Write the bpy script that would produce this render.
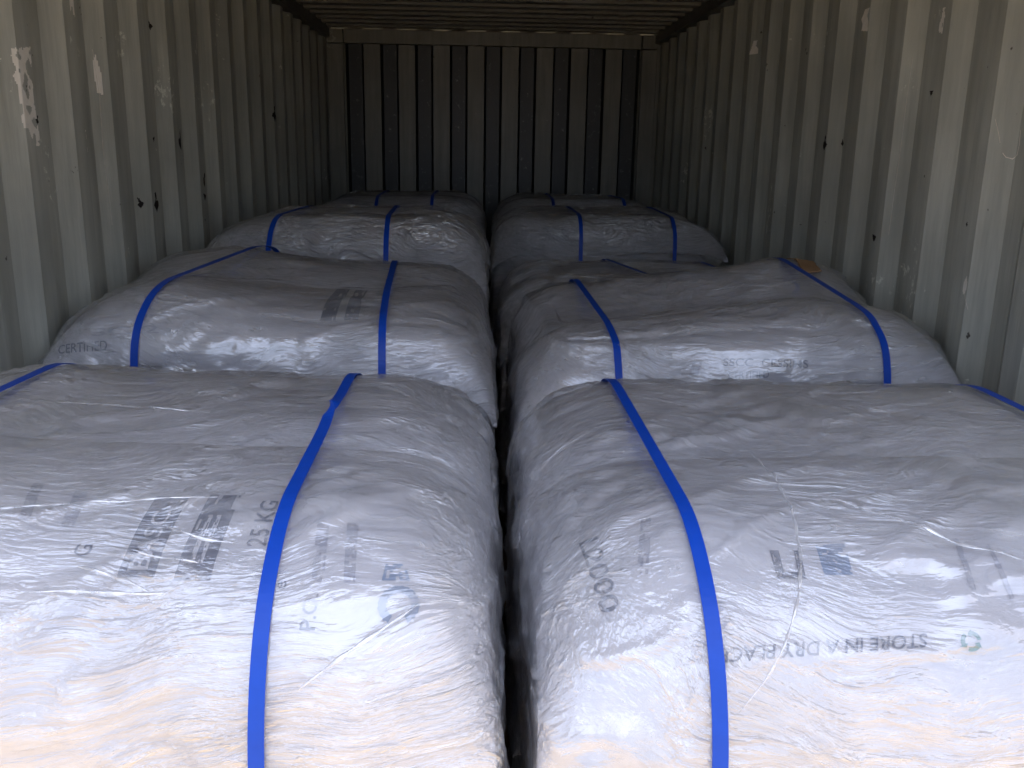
import bpy, bmesh, math, random
import numpy as np
from mathutils import Vector, Matrix
from mathutils.bvhtree import BVHTree

S = bpy.context.scene
COL = S.collection
for o in list(bpy.data.objects):
    bpy.data.objects.remove(o)
random.seed(7)

# ------------------------------------------------------------------ camera
CAM = Vector((-0.075, -0.65, 1.59))
F_PX = 914.0
cy_ = Vector((-30, 236, -914)).normalized()      # world +Y seen from the camera
cz_ = Vector((62, 3546, 914)).normalized()       # world +Z seen from the camera
cx_ = cy_.cross(cz_).normalized()
cz_ = cx_.cross(cy_).normalized()
W2C = Matrix((cx_, cy_, cz_)).transposed()       # columns: world axes in camera space
cam_data = bpy.data.cameras.new('camera')
cam = bpy.data.objects.new('camera', cam_data)
COL.objects.link(cam)
cam.matrix_world = Matrix.Translation(CAM) @ W2C.transposed().to_4x4()
cam_data.sensor_width = 36.0
cam_data.lens = F_PX / 1024 * 36.0
cam_data.clip_start = 0.02
S.camera = cam

# ------------------------------------------------------------------ light
S.view_settings.view_transform = 'Standard'
S.view_settings.look = 'None'
S.view_settings.gamma = 1.0
S.view_settings.use_curve_mapping = False
S.view_settings.exposure = 0.36

world = bpy.data.worlds.new('sky')
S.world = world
world.use_nodes = True
wn = world.node_tree.nodes
wl = world.node_tree.links
bg = wn['Background']
sky = wn.new('ShaderNodeTexSky')
sky.sky_type = 'NISHITA'
sky.sun_disc = False
sky.sun_elevation = math.radians(42)
sky.sun_rotation = math.radians(96)
sky.air_density = 1.0
sky.dust_density = 2.0
sky.ozone_density = 1.4
# thin haze over the blue, brighter towards the horizon, plus an added glow behind the viewer
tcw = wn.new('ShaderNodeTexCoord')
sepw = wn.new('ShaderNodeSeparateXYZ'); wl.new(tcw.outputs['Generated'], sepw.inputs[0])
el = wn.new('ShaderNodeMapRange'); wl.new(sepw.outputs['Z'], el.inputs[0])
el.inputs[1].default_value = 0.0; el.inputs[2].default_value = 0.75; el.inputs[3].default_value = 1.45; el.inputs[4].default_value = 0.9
dt = wn.new('ShaderNodeVectorMath'); dt.operation = 'DOT_PRODUCT'; wl.new(tcw.outputs['Generated'], dt.inputs[0])  # invented glow lobe high behind the viewer, added to brighten the load tops
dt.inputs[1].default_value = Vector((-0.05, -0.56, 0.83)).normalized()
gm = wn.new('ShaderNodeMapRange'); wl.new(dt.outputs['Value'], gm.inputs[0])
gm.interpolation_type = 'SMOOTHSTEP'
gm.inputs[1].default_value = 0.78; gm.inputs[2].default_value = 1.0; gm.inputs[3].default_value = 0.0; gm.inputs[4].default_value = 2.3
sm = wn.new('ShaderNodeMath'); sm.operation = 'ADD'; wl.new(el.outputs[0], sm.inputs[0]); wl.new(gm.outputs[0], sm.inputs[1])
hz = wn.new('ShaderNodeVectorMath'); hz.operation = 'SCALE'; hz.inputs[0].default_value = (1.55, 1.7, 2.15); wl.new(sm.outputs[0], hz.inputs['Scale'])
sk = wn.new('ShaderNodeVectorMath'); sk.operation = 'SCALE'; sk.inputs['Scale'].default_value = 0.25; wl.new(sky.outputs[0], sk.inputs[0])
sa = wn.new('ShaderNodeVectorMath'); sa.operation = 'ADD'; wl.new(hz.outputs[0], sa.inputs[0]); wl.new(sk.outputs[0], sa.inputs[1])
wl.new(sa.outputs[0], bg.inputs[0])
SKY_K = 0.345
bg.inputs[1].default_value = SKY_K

SUN = bpy.data.lights.new('sun', 'SUN')
SUN.energy = 10.0
SUN.color = (1.0, 0.86, 0.64)
SUN.angle = math.radians(0.6)
sun = bpy.data.objects.new('sun', SUN)
COL.objects.link(sun)
sun.rotation_euler = Vector((0.66, -0.06, 0.75)).to_track_quat('Z', 'Y').to_euler()
sun.location = (4, -3, 6)

# ------------------------------------------------------------------ helpers
_rng = np.random.RandomState(11)
_T = _rng.rand(64, 64, 64)

def vnoise(P):
    """value noise on an (n,3) array, result -1..1"""
    P = np.asarray(P, float) + 1000.37
    i = np.floor(P).astype(int)
    f = P - i
    f = f * f * (3 - 2 * f)
    r = 0
    for a in (0, 1):
        for b in (0, 1):
            for c in (0, 1):
                w = (f[:, 0] if a else 1 - f[:, 0]) * (f[:, 1] if b else 1 - f[:, 1]) * (f[:, 2] if c else 1 - f[:, 2])
                r = r + w * _T[(i[:, 0] + a) % 64, (i[:, 1] + b) % 64, (i[:, 2] + c) % 64]
    return r * 2 - 1

def fbm(P, n=3):
    P = np.asarray(P, float)
    r, a = 0, 1.0
    for k in range(n):
        r = r + a * vnoise(P * 2 ** k + 17.3 * k)
        a *= 0.5
    return r

def mesh_obj(name, verts, faces, mat, parent=None, smooth=True):
    me = bpy.data.meshes.new(name)
    me.from_pydata([tuple(map(float, v)) for v in verts], [], [tuple(int(i) for i in f) for f in faces])
    me.update()
    if smooth:
        me.polygons.foreach_set('use_smooth', [True] * len(me.polygons))
    if mat:
        me.materials.append(mat)
    o = bpy.data.objects.new(name, me)
    COL.objects.link(o)
    if parent:
        o.parent = parent
    return o

def tag(o, label=None, cat=None, group=None, kind=None):
    if label: o['label'] = label
    if cat: o['category'] = cat
    if group: o['group'] = group
    if kind: o['kind'] = kind
    return o

class MB:
    def __init__(self): self.v, self.f = [], []
    def box(self, x0, x1, y0, y1, z0, z1):
        n = len(self.v)
        self.v += [(x, y, z) for x in (x0, x1) for y in (y0, y1) for z in (z0, z1)]
        self.f += [tuple(n + i for i in q) for q in ((0,1,3,2), (4,6,7,5), (0,4,5,1), (2,3,7,6), (0,2,6,4), (1,5,7,3))]
        return self
    def build(self, name, mat, parent=None, bevel=0.0):
        o = mesh_obj(name, self.v, self.f, mat, parent, smooth=False)
        if bevel:
            m = o.modifiers.new('bevel', 'BEVEL'); m.width = bevel; m.segments = 2
        return o

# ------------------------------------------------------------------ materials
def new_mat(name):
    m = bpy.data.materials.new(name)
    m.use_nodes = True
    nt = m.node_tree
    return m, nt.nodes, nt.links, nt.nodes['Principled BSDF']

def N(nodes, typ, **kw):
    n = nodes.new(typ)
    for k, v in kw.items():
        if k in n.bl_rna.properties.keys():
            setattr(n, k, v)
        else:
            n.inputs[k].default_value = v
    return n

def ramp(nodes, stops):
    r = nodes.new('ShaderNodeValToRGB')
    e = r.color_ramp.elements
    while len(e) < len(stops): e.new(0.5)
    for k, (p, c) in enumerate(stops):
        e[k].position = p
        e[k].color = (c, c, c, 1) if not isinstance(c, tuple) else (*c, 1)
    return r

def mix(nodes, links, fac, a, b):
    m = nodes.new('ShaderNodeMix'); m.data_type = 'RGBA'
    for sock, val in ((m.inputs[0], fac), (m.inputs[6], a), (m.inputs[7], b)):
        if hasattr(val, 'links'): links.new(val, sock)
        elif isinstance(val, tuple): sock.default_value = (*val, 1)
        else: sock.default_value = val
    return m.outputs[2]

def container_paint(name, base, dark=None, pitch=None):
    m, n, l, p = new_mat(name)
    tc = N(n, 'ShaderNodeTexCoord')
    big = N(n, 'ShaderNodeTexNoise', Scale=1.7, Detail=4.0, Roughness=0.6)
    l.new(tc.outputs['Object'], big.inputs['Vector'])
    br = ramp(n, [(0.35, 0.0), (0.68, 1.0)])
    l.new(big.outputs[0], br.inputs[0])
    c = mix(n, l, br.outputs[0], base, tuple(x * 0.70 for x in base))
    # vertical streaks of wear
    mp = N(n, 'ShaderNodeMapping'); mp.inputs['Scale'].default_value = (14, 14, 1.1)
    l.new(tc.outputs['Object'], mp.inputs[0])
    st = N(n, 'ShaderNodeTexNoise', Scale=1.6, Detail=5.0, Roughness=0.65)
    l.new(mp.outputs[0], st.inputs['Vector'])
    sr = ramp(n, [(0.40, 0.0), (0.70, 0.75)])
    l.new(st.outputs[0], sr.inputs[0])
    c = mix(n, l, sr.outputs[0], c, tuple(x * 0.55 for x in base))
    # worn chips showing pale primer
    ch = N(n, 'ShaderNodeTexNoise', Scale=26.0, Detail=6.0, Roughness=0.75)
    l.new(tc.outputs['Object'], ch.inputs['Vector'])
    gate = N(n, 'ShaderNodeTexNoise', Scale=3.1, Detail=1.0)
    l.new(tc.outputs['Object'], gate.inputs['Vector'])
    mul = N(n, 'ShaderNodeMath', operation='MULTIPLY')
    l.new(ch.outputs[0], mul.inputs[0]); l.new(gate.outputs[0], mul.inputs[1])
    cr = ramp(n, [(0.405, 0.0), (0.44, 0.75)])
    l.new(mul.outputs[0], cr.inputs[0])
    c = mix(n, l, cr.outputs[0], c, tuple(min(0.85, x * 1.6) for x in base))
    # small dark rust bites
    ru = N(n, 'ShaderNodeTexNoise', Scale=19.0, Detail=3.0, Roughness=0.6)
    off = N(n, 'ShaderNodeMapping'); off.inputs['Location'].default_value = (5.3, 2.2, 9.1)
    l.new(tc.outputs['Object'], off.inputs[0]); l.new(off.outputs[0], ru.inputs['Vector'])
    rr = ramp(n, [(0.715, 0.0), (0.74, 0.9)])
    l.new(ru.outputs[0], rr.inputs[0])
    c = mix(n, l, rr.outputs[0], c, (0.03, 0.022, 0.016))
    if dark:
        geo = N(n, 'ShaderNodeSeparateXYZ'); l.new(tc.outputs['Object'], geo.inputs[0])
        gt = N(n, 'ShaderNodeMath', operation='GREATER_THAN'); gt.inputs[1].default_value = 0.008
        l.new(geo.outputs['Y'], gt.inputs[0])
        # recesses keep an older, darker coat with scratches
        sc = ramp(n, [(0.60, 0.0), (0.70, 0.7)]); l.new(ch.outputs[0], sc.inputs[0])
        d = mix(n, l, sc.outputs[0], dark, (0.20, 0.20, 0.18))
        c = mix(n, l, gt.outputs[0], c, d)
    l.new(c, p.inputs['Base Color'])
    p.inputs['Roughness'].default_value = 0.42
    p.inputs['Specular IOR Level'].default_value = 0.5
    bp = N(n, 'ShaderNodeBump', Strength=0.25, Distance=0.01)
    l.new(st.outputs[0], bp.inputs['Height'])
    l.new(bp.outputs[0], p.inputs['Normal'])
    return m

M = {}
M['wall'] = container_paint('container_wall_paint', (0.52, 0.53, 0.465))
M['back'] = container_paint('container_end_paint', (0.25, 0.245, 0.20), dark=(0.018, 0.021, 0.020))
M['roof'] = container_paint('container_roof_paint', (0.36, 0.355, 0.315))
M['rail'] = container_paint('container_rail_paint', (0.13, 0.13, 0.118))
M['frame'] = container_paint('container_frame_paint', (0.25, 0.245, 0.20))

m, n, l, p = new_mat('plywood_floor')
tc = N(n, 'ShaderNodeTexCoord'); w = N(n, 'ShaderNodeTexNoise', Scale=3.0, Detail=6.0)
mp = N(n, 'ShaderNodeMapping'); mp.inputs['Scale'].default_value = (8, 0.7, 1)
l.new(tc.outputs['Object'], mp.inputs[0]); l.new(mp.outputs[0], w.inputs['Vector'])
r = ramp(n, [(0.3, (0.10, 0.06, 0.035)), (0.7, (0.20, 0.13, 0.08))]); l.new(w.outputs[0], r.inputs[0])
l.new(r.outputs[0], p.inputs['Base Color']); p.inputs['Roughness'].default_value = 0.7
M['floor'] = m

m, n, l, p = new_mat('sandy_yard')
tc = N(n, 'ShaderNodeTexCoord'); w = N(n, 'ShaderNodeTexNoise', Scale=1.5, Detail=8.0)
l.new(tc.outputs['Object'], w.inputs['Vector'])
r = ramp(n, [(0.3, (0.36, 0.27, 0.155)), (0.7, (0.46, 0.35, 0.21))]); l.new(w.outputs[0], r.inputs[0])
l.new(r.outputs[0], p.inputs['Base Color']); p.inputs['Roughness'].default_value = 0.9
M['yard'] = m

def sack_material():
    m, n, l, p = new_mat('woven_white_sack')
    tc = N(n, 'ShaderNodeTexCoord')
    w = N(n, 'ShaderNodeTexNoise', Scale=5.0, Detail=4.0)
    l.new(tc.outputs['Object'], w.inputs['Vector'])
    r = ramp(n, [(0.3, (0.60, 0.60, 0.63)), (0.7, (0.73, 0.73, 0.76))]); l.new(w.outputs[0], r.inputs[0])
    l.new(r.outputs[0], p.inputs['Base Color'])
    p.inputs['Roughness'].default_value = 0.55
    p.inputs['Specular IOR Level'].default_value = 0.3
    # weave: crossed tapes 3 mm wide
    sep = N(n, 'ShaderNodeSeparateXYZ'); l.new(tc.outputs['Object'], sep.inputs[0])
    h = []
    for ax in ('X', 'Y'):
        a = N(n, 'ShaderNodeMath', operation='MULTIPLY'); a.inputs[1].default_value = 1800
        l.new(sep.outputs[ax], a.inputs[0])
        s = N(n, 'ShaderNodeMath', operation='SINE'); l.new(a.outputs[0], s.inputs[0]); h.append(s)
    a = N(n, 'ShaderNodeMath', operation='MULTIPLY'); l.new(h[0].outputs[0], a.inputs[0]); l.new(h[1].outputs[0], a.inputs[1])
    b = N(n, 'ShaderNodeBump', Strength=0.02, Distance=0.001); l.new(a.outputs[0], b.inputs['Height'])
    l.new(b.outputs[0], p.inputs['Normal'])
    return m
M['sack'] = sack_material()

def film_material(name='clear_stretch_film', calm=0.14, depth=0.010, sheen=0.10):
    m = bpy.data.materials.new(name); m.use_nodes = True
    n, l = m.node_tree.nodes, m.node_tree.links
    n.remove(n['Principled BSDF']); out = n['Material Output']
    tc = N(n, 'ShaderNodeTexCoord')
    oi = N(n, 'ShaderNodeObjectInfo')
    # warp so the streaks wander
    wp = N(n, 'ShaderNodeTexNoise', Scale=2.2, Detail=2.0); wp.normalize = False
    l.new(tc.outputs['Object'], wp.inputs['Vector'])
    rs = N(n, 'ShaderNodeMath', operation='MULTIPLY'); rs.inputs[1].default_value = 37.0; l.new(oi.outputs['Random'], rs.inputs[0])
    ws = N(n, 'ShaderNodeVectorMath', operation='SCALE'); ws.inputs['Scale'].default_value = 0.10
    l.new(wp.outputs['Color'], ws.inputs[0])
    wa = N(n, 'ShaderNodeVectorMath', operation='ADD'); ro = N(n, 'ShaderNodeVectorMath', operation='ADD'); l.new(tc.outputs['Object'], ro.inputs[0]); l.new(rs.outputs[0], ro.inputs[1]); l.new(ro.outputs[0], wa.inputs[0]); l.new(ws.outputs[0], wa.inputs[1])
    def streak(scale, rot, detail, rough=0.6):
        mp = N(n, 'ShaderNodeMapping'); mp.inputs['Scale'].default_value = scale; mp.inputs['Rotation'].default_value = rot
        l.new(wa.outputs[0], mp.inputs[0])
        t = N(n, 'ShaderNodeTexNoise', Scale=1.0, Detail=detail, Roughness=rough)
        l.new(mp.outputs[0], t.inputs['Vector'])
        return t.outputs[0]
    s1 = streak((3.2, 50, 64), (0, 0, 0.12), 4.0)
    s2 = streak((9, 120, 150), (0.1, 0.1, -0.25), 3.0)
    s3 = streak((28, 34, 40), (0, 0, 0), 5.0, 0.65)
    # sharp folds: ridge of a stretched noise
    mp = N(n, 'ShaderNodeMapping'); mp.inputs['Scale'].default_value = (3.0, 16, 18); mp.inputs['Rotation'].default_value = (0, 0.05, 0.5)
    l.new(wa.outputs[0], mp.inputs[0])
    t = N(n, 'ShaderNodeTexNoise', Scale=1.0, Detail=4.0, Roughness=0.55); l.new(mp.outputs[0], t.inputs['Vector'])
    sb = N(n, 'ShaderNodeMath', operation='SUBTRACT'); sb.inputs[1].default_value = 0.5; l.new(t.outputs[0], sb.inputs[0])
    ab = N(n, 'ShaderNodeMath', operation='ABSOLUTE'); l.new(sb.outputs[0], ab.inputs[0])
    rd = ramp(n, [(0.0, 1.0), (0.05, 0.0)]); l.new(ab.outputs[0], rd.inputs[0])
    mp2 = N(n, 'ShaderNodeMapping'); mp2.inputs['Scale'].default_value = (9.0, 60, 66); mp2.inputs['Rotation'].default_value = (0, -0.05, -0.16)
    l.new(wa.outputs[0], mp2.inputs[0])
    t2 = N(n, 'ShaderNodeTexNoise', Scale=1.0, Detail=3.0, Roughness=0.5); l.new(mp2.outputs[0], t2.inputs['Vector'])
    sb2 = N(n, 'ShaderNodeMath', operation='SUBTRACT'); sb2.inputs[1].default_value = 0.5; l.new(t2.outputs[0], sb2.inputs[0])
    ab2 = N(n, 'ShaderNodeMath', operation='ABSOLUTE'); l.new(sb2.outputs[0], ab2.inputs[0])
    rf = ramp(n, [(0.0, 1.0), (0.06, 0.0)]); l.new(ab2.outputs[0], rf.inputs[0])
    def madd(a, k, b=None):
        q = N(n, 'ShaderNodeMath', operation='MULTIPLY_ADD'); l.new(a, q.inputs[0]); q.inputs[1].default_value = k
        if b is not None: l.new(b, q.inputs[2])
        else: q.inputs[2].default_value = 0
        return q.outputs[0]
    h = madd(s1, 1.0); h = madd(s2, 0.35, h); h = madd(s3, 0.22, h); h = madd(rd.outputs[0], 0.34, h); h = madd(rf.outputs[0], 0.12, h)
    # calm stretches and crumpled stretches
    ar = N(n, 'ShaderNodeTexNoise', Scale=3.4, Detail=2.0); l.new(wa.outputs[0], ar.inputs['Vector'])
    am = ramp(n, [(0.40, calm), (0.62, 1.0)]); l.new(ar.outputs[0], am.inputs[0])
    hm = N(n, 'ShaderNodeMath', operation='MULTIPLY'); l.new(h, hm.inputs[0]); l.new(am.outputs[0], hm.inputs[1]); h = hm.outputs[0]
    bp = N(n, 'ShaderNodeBump', Strength=1.0, Distance=depth); l.new(h, bp.inputs['Height'])
    gl = N(n, 'ShaderNodeBsdfGlossy', Roughness=0.075); gl.inputs['Color'].default_value = (1, 1, 1, 1)
    l.new(bp.outputs[0], gl.inputs['Normal'])
    df = N(n, 'ShaderNodeBsdfDiffuse'); df.inputs['Color'].default_value = (0.78, 0.79, 0.83, 1)
    b2 = N(n, 'ShaderNodeBump', Strength=0.6, Distance=0.005); l.new(h, b2.inputs['Height']); l.new(b2.outputs[0], df.inputs['Normal'])
    tr = N(n, 'ShaderNodeBsdfTransparent'); tr.inputs['Color'].default_value = (0.97, 0.97, 0.985, 1)
    # milky where several layers overlap or bunch
    mk = ramp(n, [(0.38, 0.07), (0.64, 0.36)]); l.new(s1, mk.inputs[0])
    m1 = N(n, 'ShaderNodeMixShader'); l.new(mk.outputs[0], m1.inputs[0]); l.new(tr.outputs[0], m1.inputs[1]); l.new(df.outputs[0], m1.inputs[2])
    fr = N(n, 'ShaderNodeFresnel', IOR=1.5); l.new(bp.outputs[0], fr.inputs['Normal'])
    fm = N(n, 'ShaderNodeMath', operation='MULTIPLY_ADD'); fm.inputs[1].default_value = 1.6; fm.inputs[2].default_value = sheen
    l.new(fr.outputs[0], fm.inputs[0])
    cap = N(n, 'ShaderNodeMath', operation='MINIMUM'); cap.inputs[1].default_value = max(0.5, sheen + 0.22); l.new(fm.outputs[0], cap.inputs[0])
    m2 = N(n, 'ShaderNodeMixShader'); l.new(cap.outputs[0], m2.inputs[0]); l.new(m1.outputs[0], m2.inputs[1]); l.new(gl.outputs[0], m2.inputs[2])
    l.new(m2.outputs[0], out.inputs['Surface'])
    return m
M['film'] = film_material()
M['film_tight'] = film_material('crinkled_stretch_film', 0.75, 0.030, 0.27)

def simple(name, col, rough=0.5, spec=0.5):
    m, n, l, p = new_mat(name)
    tc = N(n, 'ShaderNodeTexCoord'); t = N(n, 'ShaderNodeTexNoise', Scale=40.0, Detail=3.0)
    l.new(tc.outputs['Object'], t.inputs['Vector'])
    l.new(mix(n, l, t.outputs[0], tuple(c * 0.88 for c in col), tuple(min(1, c * 1.12) for c in col)), p.inputs['Base Color'])
    p.inputs['Roughness'].default_value = rough
    p.inputs['Specular IOR Level'].default_value = spec
    return m
M['strap'] = simple('blue_strapping', (0.003, 0.062, 0.46), 0.45, 0.35)
M['ink'] = simple('grey_ink', (0.20, 0.22, 0.28), 0.6, 0.2)
M['ink_pale'] = simple('worn_grey_ink', (0.45, 0.46, 0.52), 0.6, 0.2)
M['ink_white'] = simple('white_ink', (0.62, 0.63, 0.68), 0.6, 0.2)
M['ink_blue'] = simple('faded_blue_ink', (0.28, 0.36, 0.50), 0.6, 0.2)
M['ink_green'] = simple('faded_green_ink', (0.10, 0.25, 0.24), 0.6, 0.2)
M['wood'] = simple('pallet_wood', (0.36, 0.25, 0.14), 0.8, 0.2)
M['card'] = simple('brown_cardboard', (0.36, 0.22, 0.12), 0.8, 0.2)
M['sticker'] = simple('torn_white_sticker', (0.86, 0.82, 0.74), 0.7, 0.2)
M['peel'] = simple('peeling_film_residue', (0.80, 0.77, 0.70), 0.6, 0.2)
M['scratch'] = simple('scratched_primer', (0.84, 0.81, 0.74), 0.6, 0.2)

# ------------------------------------------------------------------ container shell
XW, ZC, Y0, YB = 1.175, 2.39, 0.22, 6.28          # inner half width, height, door end, far end
PROFILE = [(0.0, 0.0), (0.072, 0.0), (0.140, 0.036), (0.210, 0.036), (0.278, 0.0)]   # along the wall, outward depth

def corrugated(profile, length, phase, pitch):
    pts = []
    k = -1
    while k * pitch + phase < length:
        for s, d in profile[:-1]:
            pts.append((k * pitch + phase + s, d))
        k += 1
    pts = [q for q in pts if -0.001 <= q[0] <= length]
    return [(0.0, pts[0][1])] + pts + [(length, pts[-1][1])]

def shell(name, pts, place, mat, thick=0.004):
    """pts: (s, depth); place(s, d, t) for t = 0, 1 gives the two long edges"""
    v, f = [], []
    nlev = 2
    for s, d in pts:
        for t in (0, 1):
            v.append(place(s, d, t)); v.append(place(s, d + thick, t))
    for i in range(len(pts) - 1):
        a, b = 4 * i, 4 * (i + 1)
        f += [(a, b, b + 2, a + 2), (a + 1, a + 3, b + 3, b + 1), (a, a + 1, b + 1, b), (a + 2, b + 2, b + 3, a + 3)]
    f += [(0, 2, 3, 1), (4 * (len(pts) - 1),) + tuple(4 * (len(pts) - 1) + k for k in (1, 3, 2))]
    o = mesh_obj(name, v, f, mat, smooth=False)
    bm = bmesh.new(); bm.from_mesh(o.data); bmesh.ops.recalc_face_normals(bm, faces=bm.faces[:]); bm.to_mesh(o.data); bm.free()
    tag(o, kind='structure')
    return o

PH_L, PH_R = 0.095, 0.065
XS = 1.19            # inner faces of the corrugated sides
side_l = corrugated(PROFILE, YB - Y0, PH_L, 0.278)
side_r = corrugated(PROFILE, YB - Y0, PH_R, 0.278)
wall_left = shell('wall_left', side_l, lambda s, d, t: (-XS - d, Y0 + s, 0.0 if t == 0 else ZC - 0.06), M['wall'])
wall_right = shell('wall_right', side_r, lambda s, d, t: (XS + d, Y0 + s, 0.0 if t == 0 else ZC - 0.06), M['wall'])
EP = [(0.0, 0.0), (0.104, 0.0), (0.122, 0.0456), (0.232, 0.0456), (0.25, 0.0)]
endp = corrugated(EP, 2 * XW, 0.0, 0.25)
# nine recesses between the two end posts
ex0, ex1 = -1.055, 1.055
endp = [(-0.045, 0.0)]
pw = (ex1 - ex0 - 0.0) / 8.52
s = ex0 + XW
for k in range(9):
    endp += [(s, 0.0), (s + 0.018, 0.0456), (s + 0.113, 0.0456), (s + 0.131, 0.0)]
    s += pw
endp += [(2 * XW + 0.045, 0.0)]
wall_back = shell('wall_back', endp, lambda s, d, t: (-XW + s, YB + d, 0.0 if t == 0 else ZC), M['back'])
# the paint test in M['back'] uses object Y, so give the wall its own origin on the wall face
wall_back.data.transform(Matrix.Translation((0, -YB, 0))); wall_back.location = (0, YB, 0)
RP = [(0.0, 0.0), (0.091, 0.0), (0.1045, 0.02), (0.1955, 0.02), (0.209, 0.0)]
roofp = corrugated(RP, YB - Y0 + 0.056, 0.03, 0.209)
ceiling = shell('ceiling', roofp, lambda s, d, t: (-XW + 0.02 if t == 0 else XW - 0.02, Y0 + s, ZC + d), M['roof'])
fl = MB().box(-XW - 0.04, XW + 0.04, Y0, YB + 0.05, -0.15, 0.0).build('floor', M['floor']); tag(fl, kind='structure')
yard = MB().box(-25, 25, -40, 12, -0.20, -0.152).build('ground', M['yard']); tag(yard, kind='structure')
tn = 1
def trim(mb, mat, bevel=0.004):
    global tn
    o = mb.build('trim_%d' % tn, mat, bevel=bevel); tag(o, kind='structure'); tn += 1
    return o
for sx in (-1, 1):                                   # top side rails, gusset and front posts
    x0, x1 = sorted((sx * (XW - 0.022), sx * (XW + 0.06)))
    trim(MB().box(x0, x1, Y0, YB + 0.052, ZC - 0.062, ZC + 0.03), M['rail'])
    x0, x1 = sorted((sx * (XW + 0.045), sx * (XW + 0.16)))
    trim(MB().box(x0, x1, Y0 - 0.16, Y0 + 0.03, -0.15, ZC + 0.12), M['rail'])
    x0, x1 = sorted((sx * 1.062, sx * (XW - 0.002)))   # end corner post and corner block
    trim(MB().box(x0, x1, YB - 0.055, YB - 0.001, 0.001, ZC - 0.105), M['frame'])
    trim(MB().box(x0, x1, YB - 0.055, YB - 0.001, ZC - 0.098, ZC - 0.004), M['frame'])
trim(MB().box(-1.055, 1.055, YB - 0.05, YB - 0.001, ZC - 0.098, ZC - 0.004), M['frame'])   # end header
trim(MB().box(-XW, XW, Y0 - 0.10, Y0, ZC - 0.02, ZC + 0.12), M['rail'])                      # door header

# ------------------------------------------------------------------ sacks
def sack_mesh(name, L, Wd, T, seed, nx=56, ny=36, ear=0.05, lump=1.0, point=False):
    """flattened woven sack lying on z=0, filled hard in the middle, seamed edge and pinched corners"""
    u = np.linspace(-1, 1, nx + 1); v = np.linspace(-1, 1, ny + 1)
    U, V = np.meshgrid(u, v, indexing='ij')
    U, V = np.sin(U * math.pi / 2 * 0.98) / math.sin(math.pi / 2 * 0.98), np.sin(V * math.pi / 2 * 0.98) / math.sin(math.pi / 2 * 0.98)
    X = L / 2 * U * (1 - ear * (1 - np.abs(V) ** 2.5))
    Y = Wd / 2 * V * (1 - ear * (1 - np.abs(U) ** 2.5))
    th = np.clip((1 - np.abs(U) ** 9) * (1 - np.abs(V) ** 8), 0, 1) ** 0.5
    if point:                                   # one end left slack, with pinched corners
        w = np.clip(U * point * 2.0, 0, 1)
        th = th * (1 - w) + w * np.clip((1 - np.abs(U) ** 4.0) * (1 - np.abs(V) ** 4), 0, 1) ** 0.5
        X = L / 2 * U * (1 - (0.02 + (ear - 0.02) * w) * (1 - np.abs(V) ** 2.5))
    verts, faces = [], []
    idx = {}
    P = np.stack([X.ravel() * 3.2 + seed * 7.1, Y.ravel() * 3.2, np.zeros(X.size)], 1)
    lumps = fbm(P, 3).reshape(X.shape) * 0.010 * lump
    Q = np.stack([X.ravel() * 11 + seed, Y.ravel() * 26, np.zeros(X.size) + seed], 1)
    cr = fbm(Q, 2).reshape(X.shape) * 0.0035
    edge = (np.abs(U) ** 6 + np.abs(V) ** 6).clip(0, 1)
    top = T * 0.5 + T * 0.5 * th + (lumps + cr * (0.4 + edge)) * th
    bot = T * 0.5 - T * 0.5 * th + lumps * 0.3 * th
    n = (nx + 1) * (ny + 1)
    verts = np.concatenate([np.stack([X, Y, top], -1).reshape(-1, 3), np.stack([X, Y, bot], -1).reshape(-1, 3)])
    border = set()
    for i in range(nx + 1):
        for j in range(ny + 1):
            if i in (0, nx) or j in (0, ny): border.add(i * (ny + 1) + j)
    def low(k): return k if k in border else k + n
    for i in range(nx):
        for j in range(ny):
            a, b, c, d = i * (ny + 1) + j, (i + 1) * (ny + 1) + j, (i + 1) * (ny + 1) + j + 1, i * (ny + 1) + j + 1
            faces.append((a, b, c, d)); faces.append((low(d), low(c), low(b), low(a)))
    me = bpy.data.meshes.new(name)
    me.from_pydata([tuple(map(float, q)) for q in verts], [], faces)
    bm = bmesh.new(); bm.from_mesh(me)
    bmesh.ops.delete(bm, geom=[q for q in bm.verts if not q.link_faces], context='VERTS')
    bm.to_mesh(me); bm.free()
    me.polygons.foreach_set('use_smooth', [True] * len(me.polygons))
    me.materials.append(M['sack'])
    return me

LX, LY = 1.12, 1.02           # plan of a load: x across the container, y along it

def bvh_of(objs, M_parent_inv):
    vs, fs = [], []
    for o in objs:
        mw = M_parent_inv @ o.matrix_world if False else o.matrix_local
        base = len(vs)
        vs += [mw @ v.co for v in o.data.vertices]
        fs += [tuple(base + i for i in p.vertices) for p in o.data.polygons]
    return BVHTree.FromPolygons(vs, fs)

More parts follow.
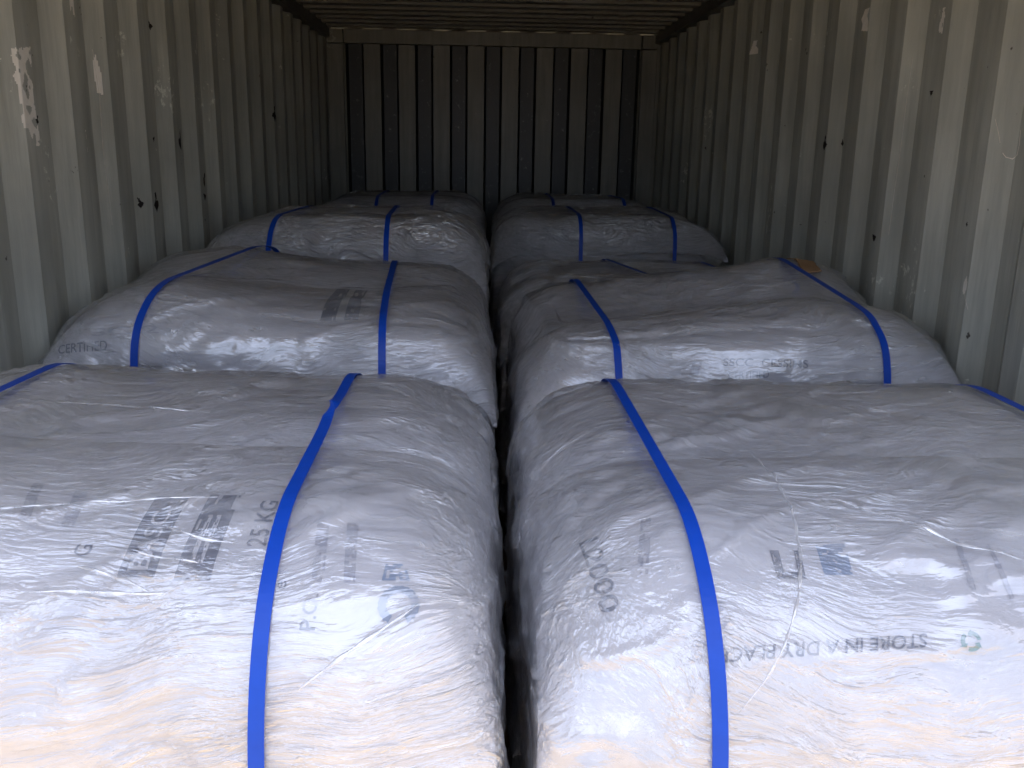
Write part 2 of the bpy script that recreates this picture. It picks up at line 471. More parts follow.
def film_grid(hx, hy, z0, z1, R, step):
    """rounded box grid: positions, inward directions, quads, neighbours (open underneath)"""
    nx, ny, nz = [max(6, int(round(2 * a / step))) for a in (hx, hy, (z1 - z0) / 2)]
    ids, P, quads = {}, [], []
    def vid(i, j, k):
        if (i, j, k) not in ids:
            ids[(i, j, k)] = len(P)
            P.append((-hx + 2 * hx * i / nx, -hy + 2 * hy * j / ny, z0 + (z1 - z0) * k / nz))
        return ids[(i, j, k)]
    for i in range(nx):
        for j in range(ny):
            quads.append((vid(i, j, nz), vid(i + 1, j, nz), vid(i + 1, j + 1, nz), vid(i, j + 1, nz)))
        for k in range(nz):
            quads.append((vid(i, 0, k), vid(i + 1, 0, k), vid(i + 1, 0, k + 1), vid(i, 0, k + 1)))
            quads.append((vid(i + 1, ny, k), vid(i, ny, k), vid(i, ny, k + 1), vid(i + 1, ny, k + 1)))
    for j in range(ny):
        for k in range(nz):
            quads.append((vid(0, j + 1, k), vid(0, j, k), vid(0, j, k + 1), vid(0, j + 1, k + 1)))
            quads.append((vid(nx, j, k), vid(nx, j + 1, k), vid(nx, j + 1, k + 1), vid(nx, j, k + 1)))
    P = np.array(P)
    K = P.copy()
    K[:, 0] = np.clip(P[:, 0], -hx + R, hx - R)
    K[:, 1] = np.clip(P[:, 1], -hy + R, hy - R)
    K[:, 2] = np.minimum(P[:, 2], z1 - R)
    D = P - K
    D /= np.linalg.norm(D, axis=1)[:, None]
    q = np.array(quads)
    e = np.concatenate([q[:, [0, 1]], q[:, [1, 2]], q[:, [2, 3]], q[:, [3, 0]]])
    e = np.concatenate([e, e[:, ::-1]])
    return P, K, D, quads, e

def strap_loop(load, film_bvh, x0, x1, hy, zt, twist=None, width=0.019):
    """taut band round the load in an (almost) vertical plane; x0 at the front, x1 at the back"""
    pts = []
    zc = zt * 0.5
    for a in range(0, 360, 3):
        dv = Vector((0, math.cos(math.radians(a)), math.sin(math.radians(a))))
        for dx in (-0.009, 0.0, 0.009):
            for _ in (0,):
                yg = dv.y * hy
                xx = x0 + (x1 - x0) * (yg / hy + 1) / 2 + dx
                o = Vector((xx, 0, zc)) + dv * 2.0
                h = film_bvh.ray_cast(o, -dv, 4.0)
                if h[0] is not None: pts.append((h[0].y, h[0].z))
    pts += [(-hy + 0.06, 0.004), (hy - 0.06, 0.004)]
    pts = sorted(set((round(a, 5), round(b, 5)) for a, b in pts if b > 0.003))
    def cross(o, a, b): return (a[0]-o[0])*(b[1]-o[1]) - (a[1]-o[1])*(b[0]-o[0])
    lo, up = [], []
    for q in pts:
        while len(lo) > 1 and cross(lo[-2], lo[-1], q) <= 0: lo.pop()
        lo.append(q)
    for q in reversed(pts):
        while len(up) > 1 and cross(up[-2], up[-1], q) <= 0: up.pop()
        up.append(q)
    hull = lo[:-1] + up[:-1]
    # resample and smooth lightly
    H = np.array(hull + [hull[0]])
    seg = np.linalg.norm(np.diff(H, axis=0), axis=1); cum = np.concatenate([[0], np.cumsum(seg)])
    n = int(cum[-1] / 0.012)
    t = np.linspace(0, cum[-1], n, endpoint=False)
    R = np.stack([np.interp(t, cum, H[:, 0]), np.interp(t, cum, H[:, 1])], 1)
    for _ in range(4):
        R = 0.5 * R + 0.25 * (np.roll(R, 1, 0) + np.roll(R, -1, 0))
    T = np.roll(R, -1, 0) - np.roll(R, 1, 0); T /= np.linalg.norm(T, axis=1)[:, None]
    Nn = np.stack([T[:, 1], -T[:, 0]], 1)
    R = R + Nn * 0.004
    v, f = [], []
    for k in range(n):
        y, z = R[k]
        x = x0 + (x1 - x0) * (y / hy + 1) / 2
        ang = 0.0; lift = 0.0; wid = width
        if twist is not None and z > zt * 0.6:
            s = (y - twist) / 0.07
            ang = math.pi / (1 + math.exp(-s * 5))
            lift = 0.010 * math.exp(-(s * 1.1) ** 2)
        side = Vector((1, 0, 0)); nor = Vector((0, Nn[k][0], Nn[k][1]))
        c = Vector((x, y, z)) + nor * lift
        w = side * math.cos(ang) + nor * math.sin(ang)
        h = -side * math.sin(ang) + nor * math.cos(ang)
        for a, b in ((-1, -1), (1, -1), (1, 1), (-1, 1)):
            v.append(c + w * (a * wid / 2) + h * (b * 0.0006))
    for k in range(n):
        a, b = 4 * k, 4 * ((k + 1) % n)
        for q in range(4):
            r = (q + 1) % 4
            f.append((a + q, b + q, b + r, a + r))
    return mesh_obj('strap', v, f, M['strap'], load, smooth=False)

def pallet(load, hx, hy):
    mb = MB()
    for k in range(7):
        y = -hy + 0.05 + k * (2 * hy - 0.1) / 6
        mb.box(-hx, hx, y - 0.045, y + 0.045, 0.118, 0.14)
    for x in (-hx + 0.05, 0, hx - 0.05):
        mb.box(x - 0.045, x + 0.045, -hy, hy, 0.1, 0.118)
        mb.box(x - 0.045, x + 0.045, -hy, hy, 0.008, 0.03)
        for y in (-hy + 0.07, 0, hy - 0.07):
            mb.box(x - 0.045, x + 0.045, y - 0.07, y + 0.07, 0.03, 0.1)
    return mb.build('pallet', M['wood'], load)

LOADS = {}
def make_load(key, cx, y0, top, straps, label, hx_=(0, 0, 0, 0, 0), hy_=(0, 0, -0.02, 0, 0), step=0.016, seed=0, lx=LX, ly=LY,
              front=(0.24, 0.16), rear=(0.2, 0.10), left=(0.22, 0.12), right=(0.22, 0.12), pointed=False, wr=1.0, nlay=8, fine=False, lump=1.5, lean=0.0):
    load = bpy.data.objects.new('wrapped_pallet_load', None); COL.objects.link(load)
    load.empty_display_size = 0.1
    load.location = (cx, y0 + ly / 2, 0.0)
    tag(load, label, 'pallet load', 'wrapped pallet loads of white sacks')
    rnd = random.Random(seed)
    pal = pallet(load, lx / 2 - 0.05, ly / 2 - 0.04)
    sacks = []
    pitch = (top - 0.14) / nlay
    sw = ly / 2
    for k in range(nlay):
        for side in (-1, 1):
            hi = k >= nlay - 3
            last = k == nlay - 1
            pt = pointed if (last and side < 0) else 0
            me = sack_mesh('sack', lx * (0.985 + 0.012 * rnd.random()) * (1.03 if pt else 1), sw * (1.07 if fine else 1.03), pitch * (1.25 if last else 1.16), seed * 13 + k * 2 + side,
                           (90, 56) [0] if (fine and hi) else (56 if hi else 30), 56 if (fine and hi) else (36 if hi else 20),
                           ear=0.07 if pt else 0.02, lump=(lump if last else 0.7), point=pt)
            o = bpy.data.objects.new('sack', me); COL.objects.link(o); o.parent = load
            m4 = Matrix.Translation((rnd.uniform(-.006, .006) + 0.006 * pt, side * (sw / 2 - 0.004) + rnd.uniform(-.004, .004), 0.14 + k * pitch - pitch * 0.08)) \
                @ Matrix.Rotation(rnd.uniform(-.008, .008), 4, 'Z')
            n_ = len(me.vertices); co = np.empty(n_ * 3); me.vertices.foreach_get('co', co); co = co.reshape(-1, 3)
            R3 = np.array(m4.to_3x3()); co = co @ R3.T + np.array(m4.translation)
            # weight and wrapping round the shoulders of the whole pile
            def drop(dist, r, a_):
                e_ = np.clip(r - dist, 0, r) / r
                return a_ * (1 - np.sqrt(np.clip(1 - e_ ** 2, 0, 1)))
            X, Yc, Z = co[:, 0], co[:, 1], co[:, 2]
            dz = drop(Yc + ly / 2, *front) + drop(ly / 2 - Yc, *rear) + drop(X + lx / 2, *left) + drop(lx / 2 - X, *right)
            dz = dz - np.interp(X / lx, [-0.5, -0.25, 0, 0.25, 0.5], hx_) - np.interp(Yc / ly, [-0.5, -0.25, -0.03, 0.25, 0.5], hy_)
            zf = np.clip((Z - 0.14) / (top - 0.14), 0, 1.3)
            co[:, 2] = Z - dz * zf ** 1.5
            if pointed and not last:            # only the topmost sack reaches right out to the wall
                co[:, 0] *= np.where(X * pointed > 0, 0.95, 1.0)
            # the film pulls the upper edges in
            co[:, 1] += np.where(Yc < 0, 1, -1) * 0.05 * np.clip(zf - 0.55, 0, 1) * np.clip(np.abs(Yc) / (ly / 2), 0, 1) ** 3
            co[:, 0] += lean * np.clip(zf, 0, 0.85) * np.clip(0.5 + X * np.sign(lean) / lx, 0, 1)
            me.vertices.foreach_set('co', co.ravel()); me.update()
            sacks.append(o)
    bpy.context.view_layer.update()
    bv = bvh_of(sacks + [pal], None)
    # film: rounded box shrunk on to the sacks, stretched over the hollows
    hx, hy, z1 = lx / 2 + 0.03, ly / 2 + 0.03, top + 0.10
    P, K, D, quads, e = film_grid(hx, hy, 0.03, z1, 0.17 if pointed else 0.30, step)
    full = np.linalg.norm(P - K, axis=1)
    hit = np.zeros(len(P))
    for i in range(len(P)):
        p, d = Vector(P[i]), Vector(-D[i])
        h = bv.ray_cast(p + Vector(D[i]) * 0.1, d, full[i] + 0.25)
        hit[i] = full[i] - (h[3] - 0.1) if h[0] is not None else -1
    ok = hit > -0.5
    hit[~ok] = np.median(hit[ok]) - 0.1
    deg = np.bincount(e[:, 0], minlength=len(P)).astype(float)
    d = hit.copy()
    its = int(60 * (0.016 / step) ** 2)
    for _ in range(its):
        avg = np.bincount(e[:, 0], weights=d[e[:, 1]], minlength=len(P)) / deg
        d = np.maximum(0.15 * d + 0.85 * avg, hit)
    base = d.copy()
    for _ in range(2):
        avg = np.bincount(e[:, 0], weights=d[e[:, 1]], minlength=len(P)) / deg
        d = np.maximum(0.5 * d + 0.5 * avg, hit)
    Q = K + D * d[:, None]
    a = seed * 3.7
    w1 = fbm(np.stack([Q[:, 0] * 2.6 + a, Q[:, 1] * 13 + 0.9 * Q[:, 0] * 6, Q[:, 2] * 17], 1), 3)
    w2 = 1 - np.abs(fbm(np.stack([Q[:, 0] * 3.6 + a + 50, Q[:, 1] * 9 - Q[:, 0] * 5, Q[:, 2] * 12], 1), 3))
    wr_ = 0.0035 * np.abs(w1) + 0.0075 * np.clip(w2 - 0.72, 0, 1) / 0.28
    for (xf, xb) in straps:            # the bands press the film down
        xs = xf + (xb - xf) * (Q[:, 1] / (ly / 2) + 1) / 2
        g = np.exp(-((Q[:, 0] - xs) / 0.022) ** 2)
        wr_ = wr_ * (1 - 0.9 * g)
    Q = Q + D * (0.0045 + wr_ * wr)[:, None]
    film = mesh_obj('stretch_film', Q, quads, M['film'] if key[1] in '12' else M['film_tight'], load)
    fb = BVHTree.FromPolygons([Vector(q) for q in Q], quads)
    for si, (xf, xb) in enumerate(straps):
        strap_loop(load, fb, xf, xb, ly / 2, top, twist=(0.08 if (key == 'L1' and si == 1) else None))
    bpy.context.view_layer.update()
    LOADS[key] = dict(ly=ly, top=top, filmo=film, load=load, sacks=sacks, bvh=bv, film=fb, front_sack=sacks[-2], back_sack=sacks[-1])
    return load

GX = -0.020
xl, xr = GX - 0.580, GX + 0.580
make_load('L1', xl, 0.27, 1.10, [(-0.365, -0.31), (0.27, 0.265)],
          'clear-wrapped sack load in the left foreground, with a twist in its right blue strap',
          step=0.011, seed=1, fine=True, ly=1.09, hx_=(0.02, 0.015, 0, 0, 0), hy_=(0, 0.005, 0, 0.01, 0), front=(0.32, 0.18), lump=0.7, lean=0.004)
make_load('R1', xr, 0.25, 1.09, [(-0.355, -0.365), (0.42, 0.385)],
          'clear-wrapped sack load in the right foreground, printed 2000 on its left',
          step=0.011, seed=2, fine=True, ly=1.11, lx=1.135, hy_=(0, 0.005, 0, 0.01, 0), front=(0.32, 0.18), lump=0.7, lean=-0.004)
make_load('L2', xl - 0.012, 1.58, 1.185, [(-0.33, -0.15), (0.29, 0.24)],
          'wrapped load second from the front in the left row, humped towards the wall', step=0.013, seed=3,
          hx_=(0.03, 0.035, 0.0, -0.01, -0.01), hy_=(-0.03, -0.015, -0.02, 0.015, 0.01), front=(0.30, 0.10), left=(0.40, 0.05), lx=1.135, pointed=-1)
make_load('R2', xr + 0.034, 1.58, 1.17, [(-0.31, -0.36), (0.38, 0.31)],
          'wrapped load with a scrap of brown cardboard on top, second in the right row', step=0.013, seed=4,
          hx_=(-0.07, -0.05, -0.02, 0.015, 0.03), hy_=(-0.03, -0.01, -0.05, 0.02, 0.01), front=(0.30, 0.10), right=(0.4, 0.04), lx=1.15, pointed=1)
make_load('L3', xl, 2.76, 1.29, [(-0.27, -0.23), (0.17, 0.14)],
          'tall glossy wrapped load third in the left row', seed=5, ly=0.99, front=(0.28, 0.16), left=(0.32, 0.14))
make_load('R3', xr, 2.74, 1.07, [(0.06, -0.08), (0.42, 0.36)],
          'low dark wrapped load peeping out behind the cardboard-topped one', seed=6, ly=0.99, nlay=7)
make_load('L4', xl, 3.85, 1.14, [(-0.25, -0.25), (0.24, 0.24)],
          'low wrapped load between the third and the last of the left row', seed=7, ly=0.99)
make_load('R4', xr, 3.88, 1.24, [(-0.14, -0.14), (0.33, 0.33)],
          'glossy wrapped load with a sharp sack corner towards the right wall', seed=8, ly=0.99, pointed=1, front=(0.24, 0.08), right=(0.4, 0.05), lx=1.165)
make_load('L5', xl, 4.98, 1.26, [(-0.12, -0.12), (0.22, 0.22)],
          'last wrapped load of the left row, against the ribbed end wall', seed=9, ly=0.98, left=(0.35, 0.16))
make_load('R5', xr, 4.98, 1.26, [(-0.19, -0.19), (0.25, 0.25)],
          'last wrapped load of the right row, against the ribbed end wall', seed=10, ly=0.98, right=(0.4, 0.2))


# ------------------------------------------------------------------ printing on the sacks
# Flat artwork is laid out on a plane tilted 45 degrees over the front shoulder of a load
# (a: across, b: up the tilt) and dropped square on to the sack cloth below.
C45 = math.sqrt(0.5)
def drop_point(L, a, b, lift, which='bvh'):
    o = Vector((0, -L['ly'] / 2, L['top'])) + Vector((a, b * C45, b * C45))
    d = Vector((0, C45, -C45))
    h = L[which].ray_cast(o - d * 1.0, d, 3.0)
    if h[0] is None: return o
    return h[0] - d * lift

def bil(q, u, v):
    (a0, b0), (a1, b1), (a2, b2), (a3, b3) = q
    w = ((1 - u) * (1 - v), u * (1 - v), u * v, (1 - u) * v)
    return (w[0] * a0 + w[1] * a1 + w[2] * a2 + w[3] * a3, w[0] * b0 + w[1] * b1 + w[2] * b2 + w[3] * b3)

def add_print(key, name, verts2, faces, quad, mat, lift=0.0018):
    L = LOADS[key]
    v = [drop_point(L, *bil(quad, x, y), lift) for x, y in verts2]
    sack = L['front_sack']
    o = mesh_obj(name, v, faces, mat, sack, smooth=True)
    return o

def text_2d(body):
    cu = bpy.data.curves.new('lettering', 'FONT'); cu.body = body; cu.offset = 0.012
    cu.resolution_u = 3
    o = bpy.data.objects.new('lettering', cu); COL.objects.link(o)
    bpy.context.view_layer.update()
    me = bpy.data.meshes.new_from_object(o.evaluated_get(bpy.context.evaluated_depsgraph_get()))
    bpy.data.objects.remove(o)
    bm = bmesh.new(); bm.from_mesh(me)
    bmesh.ops.triangulate(bm, faces=bm.faces[:])
    for _ in range(2):
        bmesh.ops.subdivide_edges(bm, edges=[e for e in bm.edges if e.calc_length() > 0.15], cuts=1)
    bmesh.ops.triangulate(bm, faces=bm.faces[:])
    bm.verts.index_update()
    v = np.array([q.co[:2] for q in bm.verts]); f = [tuple(q.index for q in p.verts) for p in bm.faces]
    bm.free(); bpy.data.meshes.remove(me); bpy.data.curves.remove(cu)
    v = (v - v.min(0)) / (v.max(0) - v.min(0))
    return v, f

def print_text(key, body, quad, mat, lift=0.0018, name='printed_lettering'):
    v, f = text_2d(body)
    return add_print(key, name, v, f, quad, mat, lift)

def print_block(key, quad, mat, nu=14, nv=30, worn=0.10, name='printed_block', seed=0, lift=0.0014):
    g = [(i / nu, j / nv) for i in range(nu + 1) for j in range(nv + 1)]
    P = np.array([(x * 5 + seed, y * 9, seed) for x, y in g]); nz = fbm(P, 3)
    f = []
    for i in range(nu):
        for j in range(nv):
            k = i * (nv + 1) + j
            if nz[k] > 0.95 - worn * 4: continue
            f.append((k, k + nv + 1, k + nv + 2, k + 1))
    return add_print(key, name, g, f, quad, mat, lift)

# left foreground load
A_ = [(0.129, 0.064), (0.131, 0.200), (0.088, 0.200), (0.084, 0.064)]
B_ = [(0.197, 0.060), (0.199, 0.206), (0.157, 0.206), (0.153, 0.060)]
print_block('L1', A_, M['ink'], 30, 14, 0.06, seed=1)
print_block('L1', B_, M['ink'], 30, 14, 0.08, seed=2)
print_text('L1', 'BASC', [(0.119, 0.074), (0.120, 0.170), (0.098, 0.170), (0.096, 0.074)], M['ink_white'], 0.0028)
for t_ in (0.30, 0.55):
    print_block('L1', [(0.153 + 0.044 * t_, 0.085), (0.153 + 0.044 * t_ + 0.006, 0.085), (0.153 + 0.044 * t_ + 0.008, 0.165), (0.153 + 0.044 * t_ + 0.002, 0.165)], M['ink_white'], 4, 18, 0.14, 'printed_line', 5 + t_, 0.0028)
print_text('L1', '25 KG', [(0.254, 0.112), (0.253, 0.196), (0.229, 0.196), (0.229, 0.112)], M['ink'])
print_text('L1', 'G', [(0.042, 0.094), (0.041, 0.112), (0.020, 0.112), (0.020, 0.094)], M['ink'])
print_text('L1', 'P.O.', [(0.331, -0.001), (0.331, 0.044), (0.313, 0.044), (0.312, -0.001)], M['ink'])
print_text('L1', 'e', [(0.291, 0.049), (0.290, 0.061), (0.279, 0.061), (0.279, 0.049)], M['ink'])
for k_, q_ in enumerate(([(0.320, 0.060), (0.335, 0.060), (0.328, 0.155), (0.312, 0.155)], [(0.359, 0.060), (0.373, 0.060), (0.366, 0.155), (0.351, 0.155)],
           [(-0.068, 0.15), (-0.054, 0.151), (-0.073, 0.225), (-0.088, 0.225)], [(-0.011, 0.138), (0.006, 0.139), (-0.007, 0.210), (-0.025, 0.210)])):
    print_block('L1', q_, M['ink_pale'], 5, 24, 0.16, 'printed_line', 11 + k_)
def ring_2d(r0, r1, a0=0, a1=360, n=40, rag=0.0):
    v, f = [], []
    for k in range(n + 1):
        t = math.radians(a0 + (a1 - a0) * k / n); j = rag * math.sin(k * 2.7)
        v += [(0.5 + (r0 + j) * math.cos(t), 0.5 + (r0 + j) * math.sin(t)), (0.5 + (r1 + j) * math.cos(t), 0.5 + (r1 + j) * math.sin(t))]
        if k < n: f.append((2 * k, 2 * k + 1, 2 * k + 3, 2 * k + 2))
    return v, f
v_, f_ = ring_2d(0.30, 0.5, -60, 245, rag=0.02)
add_print('L1', 'printed_ring', v_, f_, [(0.402, 0.006), (0.452, 0.008), (0.454, 0.058), (0.404, 0.058)], M['ink_blue'])
print_block('L1', [(0.405, 0.064), (0.440, 0.066), (0.432, 0.090), (0.408, 0.088)], M['ink_blue'], 8, 8, 0.16, 'printed_mark', 31)
# right foreground load
print_text('R1', 'L2000', [(-0.498, 0.166), (-0.484, 0.044), (-0.460, 0.049), (-0.474, 0.170)], M['ink'])
print_text('R1', 'STORE IN A DRY PLACE', [(-0.092, 0.014), (-0.347, -0.004), (-0.350, -0.021), (-0.096, -0.003)], M['ink'])
for q_ in ([(-0.262, 0.085), (-0.251, 0.085), (-0.248, 0.128), (-0.260, 0.128)], [(-0.251, 0.085), (-0.225, 0.085), (-0.224, 0.094), (-0.250, 0.094)],
           [(-0.233, 0.094), (-0.224, 0.094), (-0.219, 0.128), (-0.228, 0.128)]):
    print_block('R1', q_, M['ink'], 6, 12, 0.08, 'printed_letter', 40 + q_[0][0])
print_block('R1', [(-0.200, 0.090), (-0.162, 0.092), (-0.155, 0.142), (-0.196, 0.138)], M['ink_blue'], 16, 14, 0.13, seed=43)
for k_, q_ in enumerate(([(-0.436, 0.094), (-0.422, 0.093), (-0.402, 0.188), (-0.415, 0.190)], [(0.024, 0.055), (0.030, 0.055), (0.036, 0.140), (0.030, 0.140)],
           [(-0.02, 0.07), (-0.012, 0.07), (0.0, 0.15), (-0.008, 0.15)])):
    print_block('R1', q_, M['ink_pale'], 4, 26, 0.17, 'printed_line', 51 + k_)
for k_ in range(3):                                  # three chasing arrows
    v_, f_ = ring_2d(0.26, 0.44, 120 * k_ + 8, 120 * k_ + 84, 10)
    t0 = math.radians(120 * k_ + 84); t1 = math.radians(120 * k_ + 112); n0 = len(v_)
    v_ += [(0.5 + 0.16 * math.cos(t0), 0.5 + 0.16 * math.sin(t0)), (0.5 + 0.54 * math.cos(t0), 0.5 + 0.54 * math.sin(t0)), (0.5 + 0.34 * math.cos(t1), 0.5 + 0.34 * math.sin(t1))]
    f_.append((n0, n0 + 1, n0 + 2))
    add_print('R1', 'printed_arrow', v_, f_, [(-0.057, -0.010), (-0.028, -0.010), (-0.024, 0.018), (-0.053, 0.018)], M['ink_green'])
# second row
print_block('L2', [(0.121, 0.060), (0.160, 0.063), (0.157, 0.33), (0.120, 0.33)], M['ink'], 12, 50, 0.10, seed=61)
print_block('L2', [(0.182, 0.066), (0.218, 0.067), (0.206, 0.35), (0.172, 0.35)], M['ink'], 12, 50, 0.10, seed=62)
print_text('L2', 'CERTIFIED', [(-0.520, -0.052), (-0.395, -0.047), (-0.398, -0.022), (-0.524, -0.026)], M['ink'])
print_text('L2', 'SC 2', [(-0.440, -0.010), (-0.270, -0.006), (-0.272, 0.016), (-0.444, 0.012)], M['ink_pale'])
print_text('R2', 'SSCC  CESSIMS', [(-0.043, -0.048), (0.177, -0.055), (0.178, -0.035), (-0.041, -0.028)], M['ink'])
print_text('R2', 'CERTIFIED', [(-0.030, -0.078), (0.076, -0.076), (0.076, -0.060), (-0.030, -0.062)], M['ink'])
print_block('R2', [(-0.131, -0.068), (-0.108, -0.069), (-0.095, -0.035), (-0.119, -0.034)], M['ink_pale'], 8, 10, 0.1, 'printed_mark', 70)

# ------------------------------------------------------------------ gathered folds and edges of the film
m = bpy.data.materials.new('gathered_film'); m.use_nodes = True
n, l = m.node_tree.nodes, m.node_tree.links; n.remove(n['Principled BSDF'])
df = N(n, 'ShaderNodeBsdfDiffuse'); df.inputs['Color'].default_value = (0.80, 0.81, 0.85, 1)
gl = N(n, 'ShaderNodeBsdfGlossy', Roughness=0.12); tr = N(n, 'ShaderNodeBsdfTransparent')
lw = N(n, 'ShaderNodeTexNoise', Scale=60.0, Detail=3.0); tc = N(n, 'ShaderNodeTexCoord'); l.new(tc.outputs['Object'], lw.inputs['Vector'])
a1 = N(n, 'ShaderNodeMixShader'); a1.inputs[0].default_value = 0.45; l.new(df.outputs[0], a1.inputs[1]); l.new(gl.outputs[0], a1.inputs[2])
rr = ramp(n, [(0.4, 0.45), (0.65, 0.95)]); l.new(lw.outputs[0], rr.inputs[0])
a2 = N(n, 'ShaderNodeMixShader'); l.new(rr.outputs[0], a2.inputs[0]); l.new(tr.outputs[0], a2.inputs[1]); l.new(a1.outputs[0], a2.inputs[2])
l.new(a2.outputs[0], n['Material Output'].inputs['Surface'])
M['fold'] = m
def film_fold(key, pts, w=0.006, h=0.0025, name='film_fold'):
    L = LOADS[key]
    P = np.array(pts, float); seg = np.linalg.norm(np.diff(P, axis=0), axis=1); cum = np.concatenate([[0], np.cumsum(seg)])
    n = max(8, int(cum[-1] / 0.006)); t = np.linspace(0, cum[-1], n)
    Q = np.stack([np.interp(t, cum, P[:, 0]), np.interp(t, cum, P[:, 1])], 1)
    for _ in range(6): Q[1:-1] = 0.5 * Q[1:-1] + 0.25 * (Q[:-2] + Q[2:])
    T = np.gradient(Q, axis=0); T /= np.linalg.norm(T, axis=1)[:, None]
    v, f = [], []
    for k in range(n):
        tp = math.sin(math.pi * (k + 0.5) / n) ** 0.6 * (0.8 + 0.3 * math.sin(k * 0.9))
        nx, ny = -T[k][1] * w / 2 * tp, T[k][0] * w / 2 * tp
        v += [drop_point(L, Q[k][0] - nx, Q[k][1] - ny, 0.0004, 'film'), drop_point(L, Q[k][0], Q[k][1], h * tp + 0.0006, 'film'),
              drop_point(L, Q[k][0] + nx, Q[k][1] + ny, 0.0004, 'film')]
        if k:
            a = 3 * (k - 1); f += [(a, a + 1, a + 4, a + 3), (a + 1, a + 2, a + 5, a + 4)]
    return mesh_obj(name, v, f, M['fold'], L['filmo'])
film_fold('R1', [(-0.188, 0.388), (-0.197, 0.276), (-0.213, 0.178), (-0.226, 0.11), (-0.244, 0.054), (-0.268, 0.003), (-0.297, -0.041), (-0.334, -0.078)], 0.005)
film_fold('R1', [(-0.118, 0.212), (-0.064, 0.181), (-0.007, 0.135), (0.061, 0.111)], 0.007)
film_fold('L1', [(-0.26, 0.15), (-0.095, 0.164), (-0.026, 0.176), (0.074, 0.184), (0.176, 0.191)], 0.006)
film_fold('L1', [(0.036, 0.077), (0.076, 0.066), (0.110, 0.053), (0.130, 0.042)], 0.007)
film_fold('L1', [(0.127, 0.138), (0.170, 0.120), (0.215, 0.114)], 0.006)
film_fold('L1', [(0.104, 0.096), (0.135, 0.090), (0.180, 0.082)], 0.005)
film_fold('L1', [(-0.01, 0.041), (0.037, 0.043), (0.108, 0.039), (0.150, 0.040)], 0.007)
film_fold('L1', [(0.317, -0.069), (0.362, -0.037), (0.418, 0.004), (0.452, 0.032)], 0.007)
film_fold('L1', [(-0.266, 0.50), (-0.133, 0.50), (-0.042, 0.49), (0.059, 0.48)], 0.006)

# ------------------------------------------------------------------ brown cardboard scrap stuck under the wrap edge
def plan_patch(name, key, poly, mat, lift, res=0.006, thick=0.0025):
    """poly in load x, y; lies on the film seen from straight above"""
    L = LOADS[key]; n = len(poly); xs = [p[0] for p in poly]; ys = [p[1] for p in poly]
    nx, ny = int((max(xs) - min(xs)) / res) + 1, int((max(ys) - min(ys)) / res) + 1
    def inside(x, y):
        c = False
        for i in range(n):
            (x1, y1), (x2, y2) = poly[i], poly[(i + 1) % n]
            if (y1 > y) != (y2 > y) and x < (x2 - x1) * (y - y1) / (y2 - y1) + x1: c = not c
        return c
    ids, v, f = {}, [], []
    def vid(i, j):
        if (i, j) not in ids:
            x, y = min(xs) + i * res, min(ys) + j * res
            h = L['film'].ray_cast(Vector((x, y, 3)), Vector((0, 0, -1)), 4)
            ids[(i, j)] = len(v) ; v.append(h[0] + Vector((0, 0, lift)))
        return ids[(i, j)]
    for i in range(nx):
        for j in range(ny):
            if inside(min(xs) + (i + .5) * res, min(ys) + (j + .5) * res): f.append((vid(i, j), vid(i + 1, j), vid(i + 1, j + 1), vid(i, j + 1)))
    loc = L['load'].location
    base = Vector((sum(xs) / n, sum(ys) / n, 0)) + loc
    o = mesh_obj(name, [q + loc - base for q in v], f, mat); o.location = base
    md = o.modifiers.new('thickness', 'SOLIDIFY'); md.thickness = thick; md.offset = 1
    return o
o = plan_patch('cardboard_scrap', 'R2', [(0.365, 0.14), (0.425, 0.16), (0.445, 0.36), (0.375, 0.37)], M['card'], 0.0035)
tag(o, 'torn scrap of brown cardboard lying on top of the wrapped load, near its right strap', 'cardboard')

# ------------------------------------------------------------------ marks on the side walls
WB = {}
for k_, o_ in (('L', wall_left), ('R', wall_right)):
    WB[k_] = BVHTree.FromPolygons([v.co for v in o_.data.vertices], [tuple(p.vertices) for p in o_.data.polygons])
def wall_hit(side, y, z, lift):
    d = Vector((-1 if side == 'L' else 1, 0, 0))
    h = WB[side].ray_cast(Vector((0, y, z)), d, 3)
    return h[0] - d * lift
def wall_strip(name, side, pts, w, mat, lift=0.0012):
    v, f = [], []
    P = []
    for a, b in zip(pts[:-1], pts[1:]):
        k = max(2, int(math.hypot(b[0] - a[0], b[1] - a[1]) / 0.012))
        P += [(a[0] + (b[0] - a[0]) * i / k, a[1] + (b[1] - a[1]) * i / k) for i in range(k)]
    P.append(pts[-1])
    for k, (y, z) in enumerate(P):
        q = P[min(k + 1, len(P) - 1)]; p = P[max(k - 1, 0)]
        t = Vector((q[0] - p[0], q[1] - p[1])).normalized(); ww = w * (0.55 + 0.45 * abs(math.sin(k * 1.7 + 1))) / 2
        c = wall_hit(side, y, z, lift)
        v += [c + Vector((0, -t.y * ww, t.x * ww)), c - Vector((0, -t.y * ww, t.x * ww))]
        if k: f.append((2 * k - 2, 2 * k - 1, 2 * k + 1, 2 * k))
    return mesh_obj(name, v, f, mat, wall_left if side == 'L' else wall_right, smooth=False)
